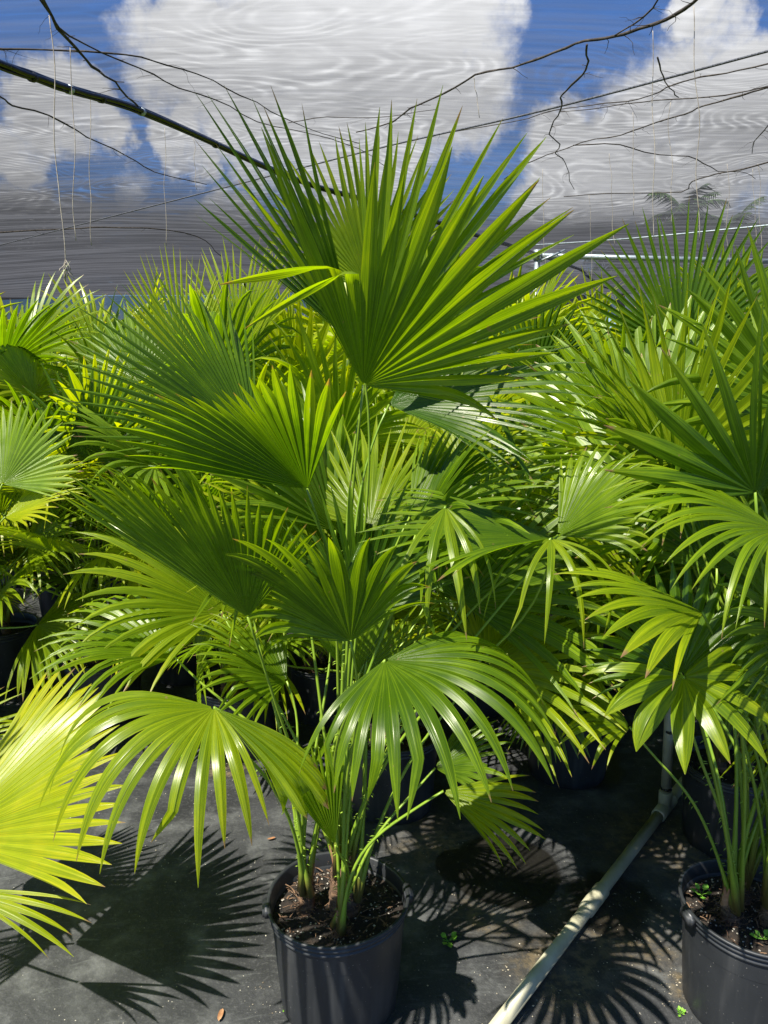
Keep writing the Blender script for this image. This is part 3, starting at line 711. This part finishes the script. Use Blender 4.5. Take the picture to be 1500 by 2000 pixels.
HX, HY = -0.117, 1.73
hero = [
 # the tall leaf against the roof, seen from beneath
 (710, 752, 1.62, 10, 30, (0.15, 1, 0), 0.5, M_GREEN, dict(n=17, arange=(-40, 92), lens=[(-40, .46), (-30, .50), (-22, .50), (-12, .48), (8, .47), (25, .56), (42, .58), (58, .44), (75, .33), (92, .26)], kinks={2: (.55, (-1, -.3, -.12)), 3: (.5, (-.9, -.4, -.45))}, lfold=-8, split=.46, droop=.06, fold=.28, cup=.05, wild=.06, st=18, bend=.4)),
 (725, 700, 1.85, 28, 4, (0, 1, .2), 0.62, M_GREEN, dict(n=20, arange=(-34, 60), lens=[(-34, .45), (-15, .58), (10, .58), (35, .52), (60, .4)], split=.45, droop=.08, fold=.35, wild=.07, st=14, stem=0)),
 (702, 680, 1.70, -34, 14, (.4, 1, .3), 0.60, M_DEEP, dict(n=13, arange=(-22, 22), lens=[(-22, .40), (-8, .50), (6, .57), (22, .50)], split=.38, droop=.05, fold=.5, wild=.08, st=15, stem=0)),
 # left mid leaf, face to us
 (600, 955, 1.56, -38, 28, (.5, 1, .5), 0.41, M_TIPPED, dict(n=22, arange=(-62, 54), lens=[(-62, .38), (-40, .42), (-5, .27), (8, .27), (36, .38), (54, .34)], split=.70, droop=.12, fold=.35, lenfall=-.05, wild=.09, st=14, bend=.4)),
 (500, 860, 1.95, -42, 5, (.5, -.6, .9), 0.50, M_DEEP, dict(n=30, spread=120, split=.5, droop=.10, lenfall=.1, st=12)),
 # left lower fan
 (484, 1205, 1.58, -22, 18, (.2, 1, .4), 0.37, M_GREEN, dict(n=24, arange=(-42, 60), lens=[(-42, .48), (-15, .44), (10, .36), (30, .34), (60, .26)], split=.66, droop=.12, fold=.4, lenfall=-.1, wild=.09, st=14, stem=1, bend=.3)),
 # centre fan with level left fingers
 (685, 1252, 1.50, -30, 12, (.2, .8, .8), 0.31, M_GREEN, dict(n=18, arange=(-85, 78), lens=[(-85, .26), (-60, .32), (0, .34), (50, .30), (78, .22)], split=.55, droop=.9, ripple=.14, fold=.4, lenfall=-.05, wild=.12, st=14, stem=0, bend=.3)),
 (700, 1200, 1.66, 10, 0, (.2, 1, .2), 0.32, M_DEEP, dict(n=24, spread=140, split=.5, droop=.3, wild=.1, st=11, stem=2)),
 # front fan arching over, fingers hanging
 (752, 1290, 1.42, 85, 28, (-.1, -.35, 1), 0.375, M_GREEN, dict(n=17, arange=(-62, 118), lens=[(-62, .25), (-40, .36), (0, .40), (60, .33), (118, .26)], split=.40, droop=1.9, fold=.30, wild=.05, s0=.15, cup=.0, st=20, stem=0, bend=.35)),
 # yellowing leaf drooping at left
 (418, 1382, 1.42, -84, 30, (.1, -.35, 1), 0.36, M_LIME, dict(n=12, arange=(-108, 40), lens=[(-108, .26), (-80, .30), (-50, .34), (-20, .38), (20, .40), (40, .40)], split=.38, droop=2.5, fold=.28, wild=.08, s0=.10, st=20, stem=1, bend=.45, label='yellowing leaf with hanging brown-tipped fingers')),
 (420, 1384, 1.42, 118, 12, (-.1, -.35, 1), 0.30, M_LIME, dict(n=6, spread=42, split=.86, droop=.9, fold=.35, wild=.03, s0=.1, st=16, stem=1, bend=.45, label='wide undivided lobe bending down to the right')),
 # little leaf low at right
 (866, 1545, 1.62, 97, 20, (0, -.4, 1), 0.24, M_LIME, dict(n=10, spread=80, split=.55, droop=.5, fold=.35, st=12, stem=2, bend=.3, lenfall=.1)),
 (850, 1500, 1.75, 60, 5, (0, -.4, 1), 0.20, M_GREEN, dict(n=14, spread=110, split=.55, droop=.5, st=10, stem=2)),
 # young folded leaf rising from the crown
 (655, 1650, 1.62, -12, 2, (.5, -1, .2), 0.25, M_GREEN, dict(n=12, spread=46, split=.72, droop=.0, fold=.9, st=10, lenfall=.1, stem=2, bend=.1, wild=.04)),
 # shaded leaf at right with hanging yellow fingers
 (1078, 1050, 1.66, -78, 10, (0, -.10, 1), 0.42, M_GREEN, dict(n=18, arange=(-42, 34), split=.62, droop=.45, fold=.4, lenfall=.1, wild=.12, s0=.3, st=16, stem=0, bend=.5, ripple=.12)),
 (1076, 1052, 1.64, 170, 72, (0, -.3, 1), 0.26, M_LIME, dict(n=6, spread=150, split=.16, droop=3.2, fold=.3, lenfall=.0, wild=.10, s0=.08, st=16, stem=0, bend=.5, label='hanging yellow-edged fingers')),
 (1090, 1045, 1.72, 42, 0, (0.0, -.5, .8), 0.26, M_GREEN, dict(n=16, arange=(-50, 60), split=.62, droop=.7, fold=.4, wild=.14, s0=.3, st=13, stem=0, bend=.5)),
 (760, 790, 1.95, 72, 0, (0, -.6, 1), 0.50, M_DEEP, dict(n=28, spread=120, split=.5, droop=.4, st=12, stem=0)),
 (870, 990, 1.60, 175, 62, (0, -.3, 1), 0.30, M_LIME, dict(n=5, spread=90, split=.2, droop=2.6, fold=.3, wild=.14, s0=.15, st=15, stem=0, bend=.5, label='drooping narrow fingers among the middle leaves')),
 (800, 1010, 1.9, 55, 10, (0, -.5, 1), 0.40, M_GREEN, dict(n=28, spread=150, split=.5, droop=.5, st=12, stem=2)),
 (640, 1110, 2.0, -50, 0, (0, -.5, 1), 0.42, M_LIME, dict(n=28, spread=170, split=.5, droop=.5, st=12, stem=1)),
 (560, 1330, 1.85, -50, 10, (0, -.4, 1), 0.28, M_GREEN, dict(n=20, spread=150, split=.5, droop=.8, st=12, stem=1)),
 (690, 1330, 1.78, 20, 0, (.2, .6, .6), 0.30, M_GREEN, dict(n=24, spread=120, split=.5, droop=.4, st=11, stem=2)),
]
near_plant(HX, HY, 'tallest potted fan palm in the middle foreground, its broad top leaf against the roof', hero,
           [(0.015, 0.0, .15, .030), (-0.085, 0.0, .085, .017), (0.01, -0.085, .035, .014)], 1)

leftp = [
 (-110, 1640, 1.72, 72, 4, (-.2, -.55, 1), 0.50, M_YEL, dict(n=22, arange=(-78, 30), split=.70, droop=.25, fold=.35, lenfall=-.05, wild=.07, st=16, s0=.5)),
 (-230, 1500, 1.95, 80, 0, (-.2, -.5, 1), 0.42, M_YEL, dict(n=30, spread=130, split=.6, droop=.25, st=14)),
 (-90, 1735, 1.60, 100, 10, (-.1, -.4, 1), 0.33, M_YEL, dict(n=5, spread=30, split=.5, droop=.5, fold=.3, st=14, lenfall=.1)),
 (-420, 1350, 1.6, -40, 0, (0, -.5, 1), 0.40, M_LIME, dict(n=28, spread=200, split=.5, droop=.6)),
]
near_plant(-1.42, 1.74, 'yellow-green palm leaning in at the lower left edge, its pot out of view', leftp, [(0.0, 0.0, .13, .026)], 2)

RX, RY = 0.935, 1.70
rightp = [
 (1372, 1196, 1.50, -72, 26, (-.1, -.35, 1), 0.33, M_LIME, dict(n=11, arange=(-40, 55), split=.58, droop=.6, fold=.3, lenfall=.1, s0=.15, st=18, wild=.06)),
 (1335, 1322, 1.45, -160, 60, (0, -.6, 1), 0.20, M_LIME, dict(n=9, arange=(-150, 110), split=.42, droop=.95, fold=.3, lenfall=.05, s0=.1, st=16, wild=.2, stem=0)),
 (1330, 1318, 1.50, 10, -10, (0, -1, .5), 0.24, M_DEEP, dict(n=24, spread=230, split=.55, droop=.6, fold=.4, st=13, stem=0)),
 (1475, 962, 1.50, -14, 12, (.1, -1, .4), 0.36, M_TIPPED, dict(n=13, spread=165, split=.36, droop=.06, fold=.35, lenfall=.0, st=15, wild=.08, stem=1)),
 (1520, 1035, 1.45, -68, 15, (0, -.4, 1), 0.36, M_GREEN, dict(n=20, spread=130, split=.4, droop=.95, fold=.3, s0=.1, st=17, stem=1, wild=.1)),
 (1450, 1330, 1.65, 45, 10, (0, -.6, 1), 0.28, M_GREEN, dict(n=24, spread=200, split=.5, droop=.7, stem=1)),
 (1230, 1420, 1.70, -60, 10, (0, -.5, 1), 0.22, M_LIME, dict(n=10, spread=110, split=.4, droop=.9, s0=.2, stem=0, bend=.4)),
 (1560, 1240, 1.60, -30, 10, (0, -.8, 1), 0.38, M_GREEN, dict(n=26, spread=200, split=.5, droop=.6, stem=1)),
 (1400, 1110, 1.80, 20, 0, (0, -.8, 1), 0.32, M_DEEP, dict(n=26, spread=220, split=.5, droop=.7, stem=1)),
 (1560, 800, 1.7, -20, 0, (0, -.8, .6), 0.40, M_GREEN, dict(n=26, spread=200, split=.5, droop=.3, stem=1)),
]
near_plant(RX, RY, 'many-stemmed palm in the black pot at the lower right edge', rightp,
           [(-0.06, -0.01, .06, .018), (0.03, -0.02, .08, .022), (0.0, 0.06, .06, .018)], 3)

# second rank, placed by their own leading leaves
def filler(root_xy, n, seed, hmax=1.5, stems=3, mats=None, st=9, nseg=26, petth=0, keep=None, hmin=.22, spreadr=.55):
    """random leaves for a plant standing at root_xy: (hub, D, ref, R, mat, kw)"""
    rr = random.Random(seed); out = []
    for k in range(n):
        u = (k+0.5)/n; az = k*2.39996 + rr.uniform(-.5, .5)
        h = hmin + (hmax-hmin)*(u**0.85) + rr.uniform(-.07, .07)
        rad = spreadr*(1-0.60*u) + rr.uniform(-.05, .08)
        hub = Vector((root_xy[0]+rad*cos(az), root_xy[1]+rad*sin(az), POTH+h*0.92))
        lean = radians(25 + 50*(1-u) + rr.uniform(-14, 14))
        D = Vector((cos(az)*sin(lean), sin(az)*sin(lean), cos(lean)))
        ref = Vector((-cos(az)*cos(lean), -sin(az)*cos(lean), sin(lean))) + Vector((rr.uniform(-.35, .35), rr.uniform(-.35, .35), .15))
        if rr.random() < .8:
            dr = 0.25+0.75*(1-u)+rr.uniform(-.1, .35)
        else: dr = 1.2
        R = rr.uniform(.30, .47)*(0.85+0.20*u)
        mt = rr.choice(mats or [M_GREEN, M_LIME, M_LIME, M_GLOSS, M_YEL])
        out.append((hub, D, ref, R, mt, dict(n=nseg, spread=rr.uniform(170, 250), lfold=(vf := rr.choice((rr.uniform(-15, 20), rr.uniform(15, 60)))), rfold=-vf+rr.uniform(-12, 12), split=rr.uniform(.42, .56), droop=dr, fold=.38, seed=seed*77+k, st=st, wild=rr.uniform(.07, .17), lenfall=rr.uniform(.0, .25), s0=rr.uniform(.2, .4))))
    return out
def build_random(root, items, base_pts, seed, thorns=0):
    for k, (hub, D, ref, R, mt, kw) in enumerate(items):
        lf = leaf_obj('leaf', leaf_data(hub, D, ref, R, **kw), mt, root, hub)
        b = base_pts[k % len(base_pts)]
        petiole_obj(b, hub, D, lf, hub, bend=.3, thorns=thorns, seed=seed*13+k, r0=.007)

def second(cx, cy, label, spec, nfill, seed, hmax=1.5, mats=None, stems=((-.05, 0, .07, .017), (.05, .02, .09, .02), (0, -.05, .06, .016)), group='palms standing just behind the front row', spreadr=.5):
    root = near_plant(cx, cy, label, spec, stems, seed, group, detail=False)
    bp = [(cx+s[0], cy+s[1], POTH*.83+s[2]*.7) for s in stems]
    build_random(root, filler((cx, cy), nfill, seed, hmax, mats=mats, spreadr=spreadr), bp, seed)
    return root
K = dict
_r = bpy.data.objects['potted_palm.002']
it = [q for q in filler((RX, RY), 52, 33, 1.25, mats=[M_GREEN, M_LIME, M_DEEP, M_GREEN]) if q[0].z > .95 and q[0].y > RY-.05]
build_random(_r, it, [(RX-.06, RY, .30), (RX+.03, RY-.02, .31), (RX, RY+.06, .3), (RX+.08, RY, .3)], 33, thorns=6)
_h = bpy.data.objects['potted_palm']
it = [q for q in filler((HX, HY), 34, 37, 1.05, mats=[M_GREEN, M_LIME, M_GREEN], hmin=.35) if q[0].y > HY+0.05 and q[0].z > .85]
build_random(_h, it, [(HX+.01, HY, .33), (HX-.08, HY, .3), (HX+.05, HY-.02, .3)], 37, thorns=10)
second(-0.62, 3.05, 'palm in the black pot behind the drooping yellow leaf, left of the tallest palm', [
   (385, 1290, 2.75, 20, 20, (0, -.5, 1), .36, M_GREEN, K(n=16, spread=200, split=.5, droop=.9, s0=.15)),
   (365, 735, 2.8, -8, -12, (0, -1, .4), .46, M_LIME, K(n=24, spread=70, split=.45, droop=.05, wild=.05, st=13, fold=.5)),
   (470, 690, 2.9, 0, -8, (-.4, -1, .2), .42, M_LIME, K(n=30, spread=110, split=.5, droop=.05, st=13)),
   ], 25, 11, 1.35)
second(-1.30, 3.35, 'palm at the left whose low leaves spread over the dark gap', [
   (205, 1080, 2.9, 60, 35, (0, -.5, 1), .32, M_LIME, K(n=16, spread=260, split=.4, droop=.95, s0=.1, st=14)),
   (275, 745, 3.3, -10, -28, (-.06, -.84, .55), .38, M_GLOSS, K(n=34, spread=190, split=.55, droop=.15, st=12)),
   (175, 900, 3.0, 15, 5, (0, -1, .6), .40, M_DEEP, K(n=30, spread=200, split=.5, droop=.2, st=12)),
   ], 26, 12, 1.25)
second(-1.95, 3.15, 'palm at the left edge with a pale glossy fan and a thicket of thin stalks', [
   (5, 945, 2.6, 10, -28, (-.06, -.84, .55), .30, M_GLOSS, K(n=30, spread=200, split=.6, droop=.15, st=12)),
   (10, 1010, 2.6, 60, 10, (0, -.5, 1), .34, M_YEL, K(n=20, spread=100, split=.5, droop=.4, st=12)),
   ], 26, 13, 1.25)
second(0.03, 2.62, 'palm directly behind the tallest one, its black pot in deep shade', [
   (880, 960, 2.7, 5, 0, (0, -1, .4), .28, M_GREEN, K(n=18, spread=90, split=.5, droop=.1)),
   (720, 560, 2.5, -12, 8, (0, 1, .2), .45, M_LIME, K(n=30, spread=140, split=.5, droop=.1, st=12)),
   ], 22, 14, 1.25)
second(0.74, 2.85, 'palm behind the pipe between the tallest palm and the right pot', [
   (1045, 740, 2.7, 0, 5, (0, -1, .3), .30, M_DEEP, K(n=32, spread=190, split=.5, droop=.15, st=13)),
   (1110, 930, 2.6, -20, -20, (-.3, -.8, .5), .36, M_GLOSS, K(n=30, spread=180, split=.5, droop=.2, st=13)),
   (890, 1240, 2.45, 40, 15, (0, -.5, 1), .30, M_DEEP, K(n=24, spread=220, split=.5, droop=1.0)),
   ], 25, 15, 1.2, mats=[M_GREEN, M_DEEP, M_GREEN, M_GLOSS, M_LIME])
second(1.20, 2.40, 'big palm right of centre with a huge glossy sunlit fan', [
   (1292, 1055, 2.05, -12, -34, (-.43, -.75, .5), .56, M_GLOSS, K(n=24, spread=190, split=.62, droop=.22, fold=.25, st=15, wild=.06, lenfall=.1)),
   (1262, 850, 2.35, -4, -24, (-.43, -.75, .5), .46, M_GLOSS, K(n=28, spread=190, split=.6, droop=.18, fold=.25, st=14, wild=.06, lenfall=.1)),
   (1245, 900, 2.35, -52, 5, (-.2, -.9, .9), .50, M_GREEN, K(n=28, spread=130, split=.5, droop=.3, st=13)),
   (1330, 690, 2.5, 0, 5, (.0, 1, .3), .45, M_DEEP, K(n=34, spread=150, split=.5, droop=.1, st=13)),
   (1180, 1140, 2.1, -50, 15, (0, -.5, 1), .28, M_GREEN, K(n=20, spread=200, split=.5, droop=1.0, s0=.2)),
   ], 20, 16, 1.3, mats=[M_GREEN, M_DEEP, M_GREEN, M_LIME])
second(1.75, 2.9, 'palm at the right edge behind the lower right pot', [
   (1440, 760, 2.8, -15, 5, (0, -1, .5), .50, M_GREEN, K(n=34, spread=200, split=.5, droop=.2, st=13)),
   ], 24, 17, 1.4)

# ------------------------------------------------------------------ rows behind: six kinds copied
def proto(seed, nl, hmax, mats):
    root = empty('potted_palm', (0, 0, 0)); pot_parts(root, seed, False)
    rr = random.Random(seed); bp = []
    for k in range(3):
        x, y = rr.uniform(-.07, .07), rr.uniform(-.07, .07); trunk_part(root, x, y, .08, .017, seed+k, detail=False); bp.append((x, y, .3))
    build_random(root, filler((0, 0), nl, seed, hmax, mats=mats, st=8, nseg=24, spreadr=.55), bp, seed)
    return root
PR = [proto(201, 25, 1.45, [M_GREEN, M_LIME, M_LIME, M_YEL]), proto(202, 24, 1.38, [M_GREEN, M_GLOSS, M_LIME, M_YEL]), proto(203, 26, 1.52, [M_GREEN, M_LIME, M_GREEN, M_YEL]),
      proto(204, 24, 1.36, [M_LIME, M_YEL, M_YEL, M_GREEN]), proto(205, 25, 1.46, [M_GLOSS, M_LIME, M_YEL, M_GREEN])]
def copy_tree(o, parent=None):
    c = o.copy(); COL.objects.link(c)
    if parent: c.parent = parent
    for ch in o.children: copy_tree(ch, c)
    return c
rr = random.Random(42); used = set(); spots = []
y = 3.75; row = 0
while y < 12.5:
    stp = 0.80 + 0.03*(y-4); x = -(0.53*y+0.7) + (row % 2)*0.4
    while x < 0.53*y+0.7:
        spots.append((x+rr.uniform(-.12, .12), y+rr.uniform(-.12, .12), row)); x += stp
    y += 0.78 + 0.05*(y-3.7); row += 1
spots += [(-1.9, .35, -1), (-0.28, 3.35, 0), (0.42, 3.45, 0), (-2.25, 3.7, 0), (1.55, 3.6, 0)]
for (x, y, row) in spots:
    k = rr.randrange(len(PR))
    o = PR[k] if k not in used else copy_tree(PR[k]); used.add(k)
    o.location = (x, y, 0); o.rotation_euler = (0, 0, rr.uniform(0, 2*pi)); s = rr.uniform(.90, 1.08); o.scale = (s, s, s)
    side = 'left' if x < -0.22*y else ('right' if x > 0.22*y else 'middle')
    if row == -1: lab, grp = 'palm just outside the photo at the left whose shadow falls on the mat', 'palms beside the path'
    elif row == 0: lab, grp = 'fan palm in the third row back, in the %s of the photo' % side, 'third row of palms, %s' % side
    elif y < 7.2: lab, grp = 'fan palm crowded in the middle rows, in the %s of the photo' % side, 'middle rows of palms, %s' % side
    else: lab, grp = 'small far-off fan palm in the last rows under the cloth, %s side' % side, 'far rows of palms, %s' % side
    tag(o, lab, 'potted palm', grp)

# ------------------------------------------------------------------ pipe
zc = 0.025
A = at_z(930, 2060, zc); B = at_z(1298, 1577, zc); C = at_z(1420, 1418, zc)
pr = empty('irrigation_pipe', (A.x, A.y, 0)); tag(pr, 'cream plastic water pipe lying across the mat with a joint and a riser', 'pipe')
o = Vector((A.x, A.y, 0)); dr = (B-A).normalized()
v, f = tube([A-o, B-o-dr*0.05], 0.0195, 28); from_py('pipe_run', v, f, M_WHITE, pr)
v, f = tube([B-o+dr*0.05, C-o], 0.0195, 28); from_py('pipe_run', v, f, M_WHITE, pr)
cp = at_z(1160, 1757, zc)-o; tt = (cp-(A-o)).dot(dr); cp = (A-o)+dr*tt
v, f = tube([cp-dr*.062, cp-dr*.058, cp-dr*.004, cp, cp+dr*.004, cp+dr*.058, cp+dr*.062], [.0215, .0245, .0245, .0232, .0245, .0245, .0215], 28); from_py('coupling', v, f, M_WHITE, pr)
b_ = B-o
v1 = tube([b_-dr*.07, b_-dr*.066, b_+dr*.066, b_+dr*.07], [.022, .025, .025, .022], 24)
v2 = tube([b_, b_+Vector((0, 0, .062)), b_+Vector((0, 0, .066))], [.0235, .025, .022], 24)
v, f = merge([v1, v2]); tee = from_py('tee_joint', v, f, M_WHITE, pr)
v, f = tube([b_+Vector((0, 0, .06)), b_+Vector((-.01, .01, .55))], 0.018, 24); rs = from_py('riser', v, f, M_WHITE, pr)
for z in (.075, .30):
    v, f = tube([b_+Vector((0, 0, z)), b_+Vector((0, 0, z+.008))], .0205, 24); from_py('clamp_ring', v, f, M_BLACK, rs)

# ------------------------------------------------------------------ weeds and litter
def weed(loc, s, seed, label, n=9):
    rr = random.Random(seed); parts = []
    for k in range(n):
        a = k*2.4+rr.uniform(-.3, .3); l = s*rr.uniform(.5, 1); el = rr.uniform(.2, .9); c = Vector((cos(a)*cos(el), sin(a)*cos(el), sin(el)))*l
        sd = Vector((-sin(a), cos(a), 0)); w_ = l*.32; vs = [Vector((0, 0, 0)), c*.55+sd*w_*.3, c*.55-sd*w_*.3]
        parts.append(tube([(0, 0, 0), c*.6], s*.03, 4))
        vs = [c*.5, c*.72+sd*w_*.8, c*.95+sd*w_*.8, c*1.25+Vector((0, 0, -.1*l)), c*.95-sd*w_*.8, c*.72-sd*w_*.8, c*.85-Vector((0, 0, .04*l))]
        parts.append((vs, [(0, 6, 1), (1, 6, 2), (2, 6, 3), (3, 6, 4), (4, 6, 5), (5, 6, 0)]))
    v, f = merge(parts); o_ = from_py('weed', v, f, M_WEED); o_.location = loc; tag(o_, label, 'weed')
weed(at_z(875, 1838, 0.001), .032, 1, 'tiny weed on the mat right of the middle pot', 11)
weed(at_z(563, 1972, 0.001), .022, 2, 'tiny weed growing at the foot of the middle pot')
weed(at_z(1370, 1748, .27), .03, 3, 'small weed sprouting from the soil of the right pot, left side', 8)
weed(at_z(1490, 1835, .262), .035, 4, 'bright curled weed in the soil at the right edge of the photo', 10)
weed(at_z(1330, 1980, 0.001), .016, 5, 'speck of a weed on the mat beside the right pot')
weed(at_z(350, 1480, 0.001), .02, 6, 'faint weed on the mat below the hanging yellow fingers')
def chip(loc, l, an, mat, label, curl=.4):
    vs = []; 
    for j in range(7):
        q = j/6-.5; w_ = l*.16*(1-(2*q)**2)**.5 + l*.01
        for s_ in (-1, 0, 1):
            p = Vector((q*l, s_*w_, .003+abs(s_)*w_*.6+l*curl*q*q)); vs.append(Matrix.Rotation(an, 3, 'Z') @ p)
    fs = [(3*j+c, 3*j+c+1, 3*j+c+4, 3*j+c+3) for j in range(6) for c in range(2)]
    o_ = from_py('dry_leaf', vs, fs, mat); o_.location = loc; tag(o_, label, 'leaf litter')
chip(at_z(431, 1985, .002), .038, 1.5, M_DRY, 'dry pinkish leaf sliver standing out on the dark mat at the bottom edge', .2)
chip(at_z(1377, 1985, .002), .035, 2.2, M_DRY, 'brown curled scrap at the foot of the right pot')
chip(at_z(530, 1640, .002), .03, .4, M_DRY, 'small scrap on the mat behind the middle pot')

def crumbs():
    rr = random.Random(77); parts = []
    spots = [(1240, 1830, .24, 150), (1340, 1940, .09, 90), (900, 1700, .3, 90), (560, 1950, .10, 40), (450, 1495, .12, 60), (300, 1650, .5, 70), (1000, 1900, .35, 80)]
    for px, py, r, n in spots:
        p = at_z(px, py, 0)
        for k in range(n):
            a = rr.uniform(0, 2*pi); q = r*rr.random()**.7; c = p+Vector((q*cos(a), q*sin(a), 0)); sz = rr.uniform(.0008, .0028)
            vv = [c+Vector((sz*rr.uniform(.6, 1.6)*dx, sz*rr.uniform(.6, 1.6)*dy, sz*(.5+.5*dz))) for dx, dy, dz in ((1, 0, 0), (0, 1, 0), (-1, 0, 0), (0, -1, 0), (0, 0, 1))]
            parts.append((vv, [(0, 1, 4), (1, 2, 4), (2, 3, 4), (3, 0, 4)]))
    v, f = merge(parts); o_ = from_py('spilled_grit', v, f, simple('grit', (0.05, 0.035, 0.02), (0.45, 0.40, 0.30), 30, 0.9, 0, detail=1), smooth=False)
    tag(o_, 'spilled soil and pale grit scattered over the black mat', 'grit', kind='stuff')
crumbs()

# ------------------------------------------------------------------ outside, seen through the cloth and the gap
def feather_tree(x, y, h, seed, label):
    rr = random.Random(seed); root = empty('palm_tree', (x, y, 0)); tag(root, label, 'palm tree', 'tall palms outside the shade house')
    pts = [Vector((0.3*sin(u*1.5+seed)*u, 0, h*u)) for u in [i/10 for i in range(11)]]
    v, f = tube(pts, [.22-.10*i/10 for i in range(11)], 10); from_py('trunk', v, f, M_BARK, root)
    top = pts[-1]; parts = []; vs = []; fs = []
    for k in range(22):
        az = k*2.4; el = radians(70-100*(k/22)+rr.uniform(-8, 8)); d = Vector((cos(az)*cos(el), sin(az)*cos(el), sin(el))); p = top.copy(); L = rr.uniform(1.3, 1.8)
        for j in range(20):
            d = (d+Vector((0, 0, -.075))).normalized(); q = p+d*L/20; sd = d.cross(UP).normalized()
            ll = .62*sin(pi*(j+1.5)/22)**.6
            for s_ in (-1, 1):
                b = len(vs); tip = q+sd*s_*ll*.8+d*ll*.35+Vector((0, 0, -ll*rr.uniform(.3, .7)))
                vs += [p, q, tip]; fs.append((b, b+1, b+2))
            p = q
    from_py('crown', vs, fs, M_FOL, root, smooth=False)
M_FOL = simple('far_foliage', (0.03, 0.07, 0.015), (0.09, 0.15, 0.03), 2, 0.7, 0)
for i, (px, D_, h, lb) in enumerate([(1225, 30, 6.6, 'palm tree outside, seen dimly through the cloth right of the tallest leaf'), (1345, 27, 7.2, 'palm tree outside, tallest shape behind the cloth on the right'),
        (1420, 29, 7.0, 'palm tree outside, rightmost of the pair behind the cloth'), (860, 34, 6.8, 'palm tree outside, hidden behind the tall leaf'), (1060, 36, 5.6, 'short palm tree outside, beyond the bright gap'), (1135, 33, 5.2, 'palm tree outside, trunk in the bright gap')]):
    q = at_y(px, 500, D_); feather_tree(q.x, q.y, h-1.0, i+3, lb)
def bush(name, x0, x1, yy, h, seed, label):
    rr = random.Random(seed); vs = []; fs = []; 
    for k in range(2600):
        x = rr.uniform(x0, x1); hh = h*(.75+.45*noise.noise(Vector((x*.5, seed, 0)))); z = hh*rr.random()**.6; yv = yy+rr.uniform(-.9, .9)
        p = Vector((x, yv, z)); s_ = rr.uniform(.1, .26); b = len(vs)
        for _ in range(4): vs.append(p+Vector((rr.uniform(-s_, s_), rr.uniform(-s_, s_), rr.uniform(-s_, s_))))
        fs.append((b, b+1, b+2)); fs.append((b+1, b+2, b+3))
    o_ = from_py(name, vs, fs, M_FOL, smooth=False); tag(o_, label, 'hedge')
bush('hedge', -26, -2, 38, 4.2, 1, 'dark hedge far beyond the cloth on the left')
bush('hedge', 16, 34, 40, 4.6, 2, 'dark hedge far beyond the cloth on the right')
bush('hedge', -2, 16, 52, 2.6, 3, 'low far hedge beyond the bright gap')
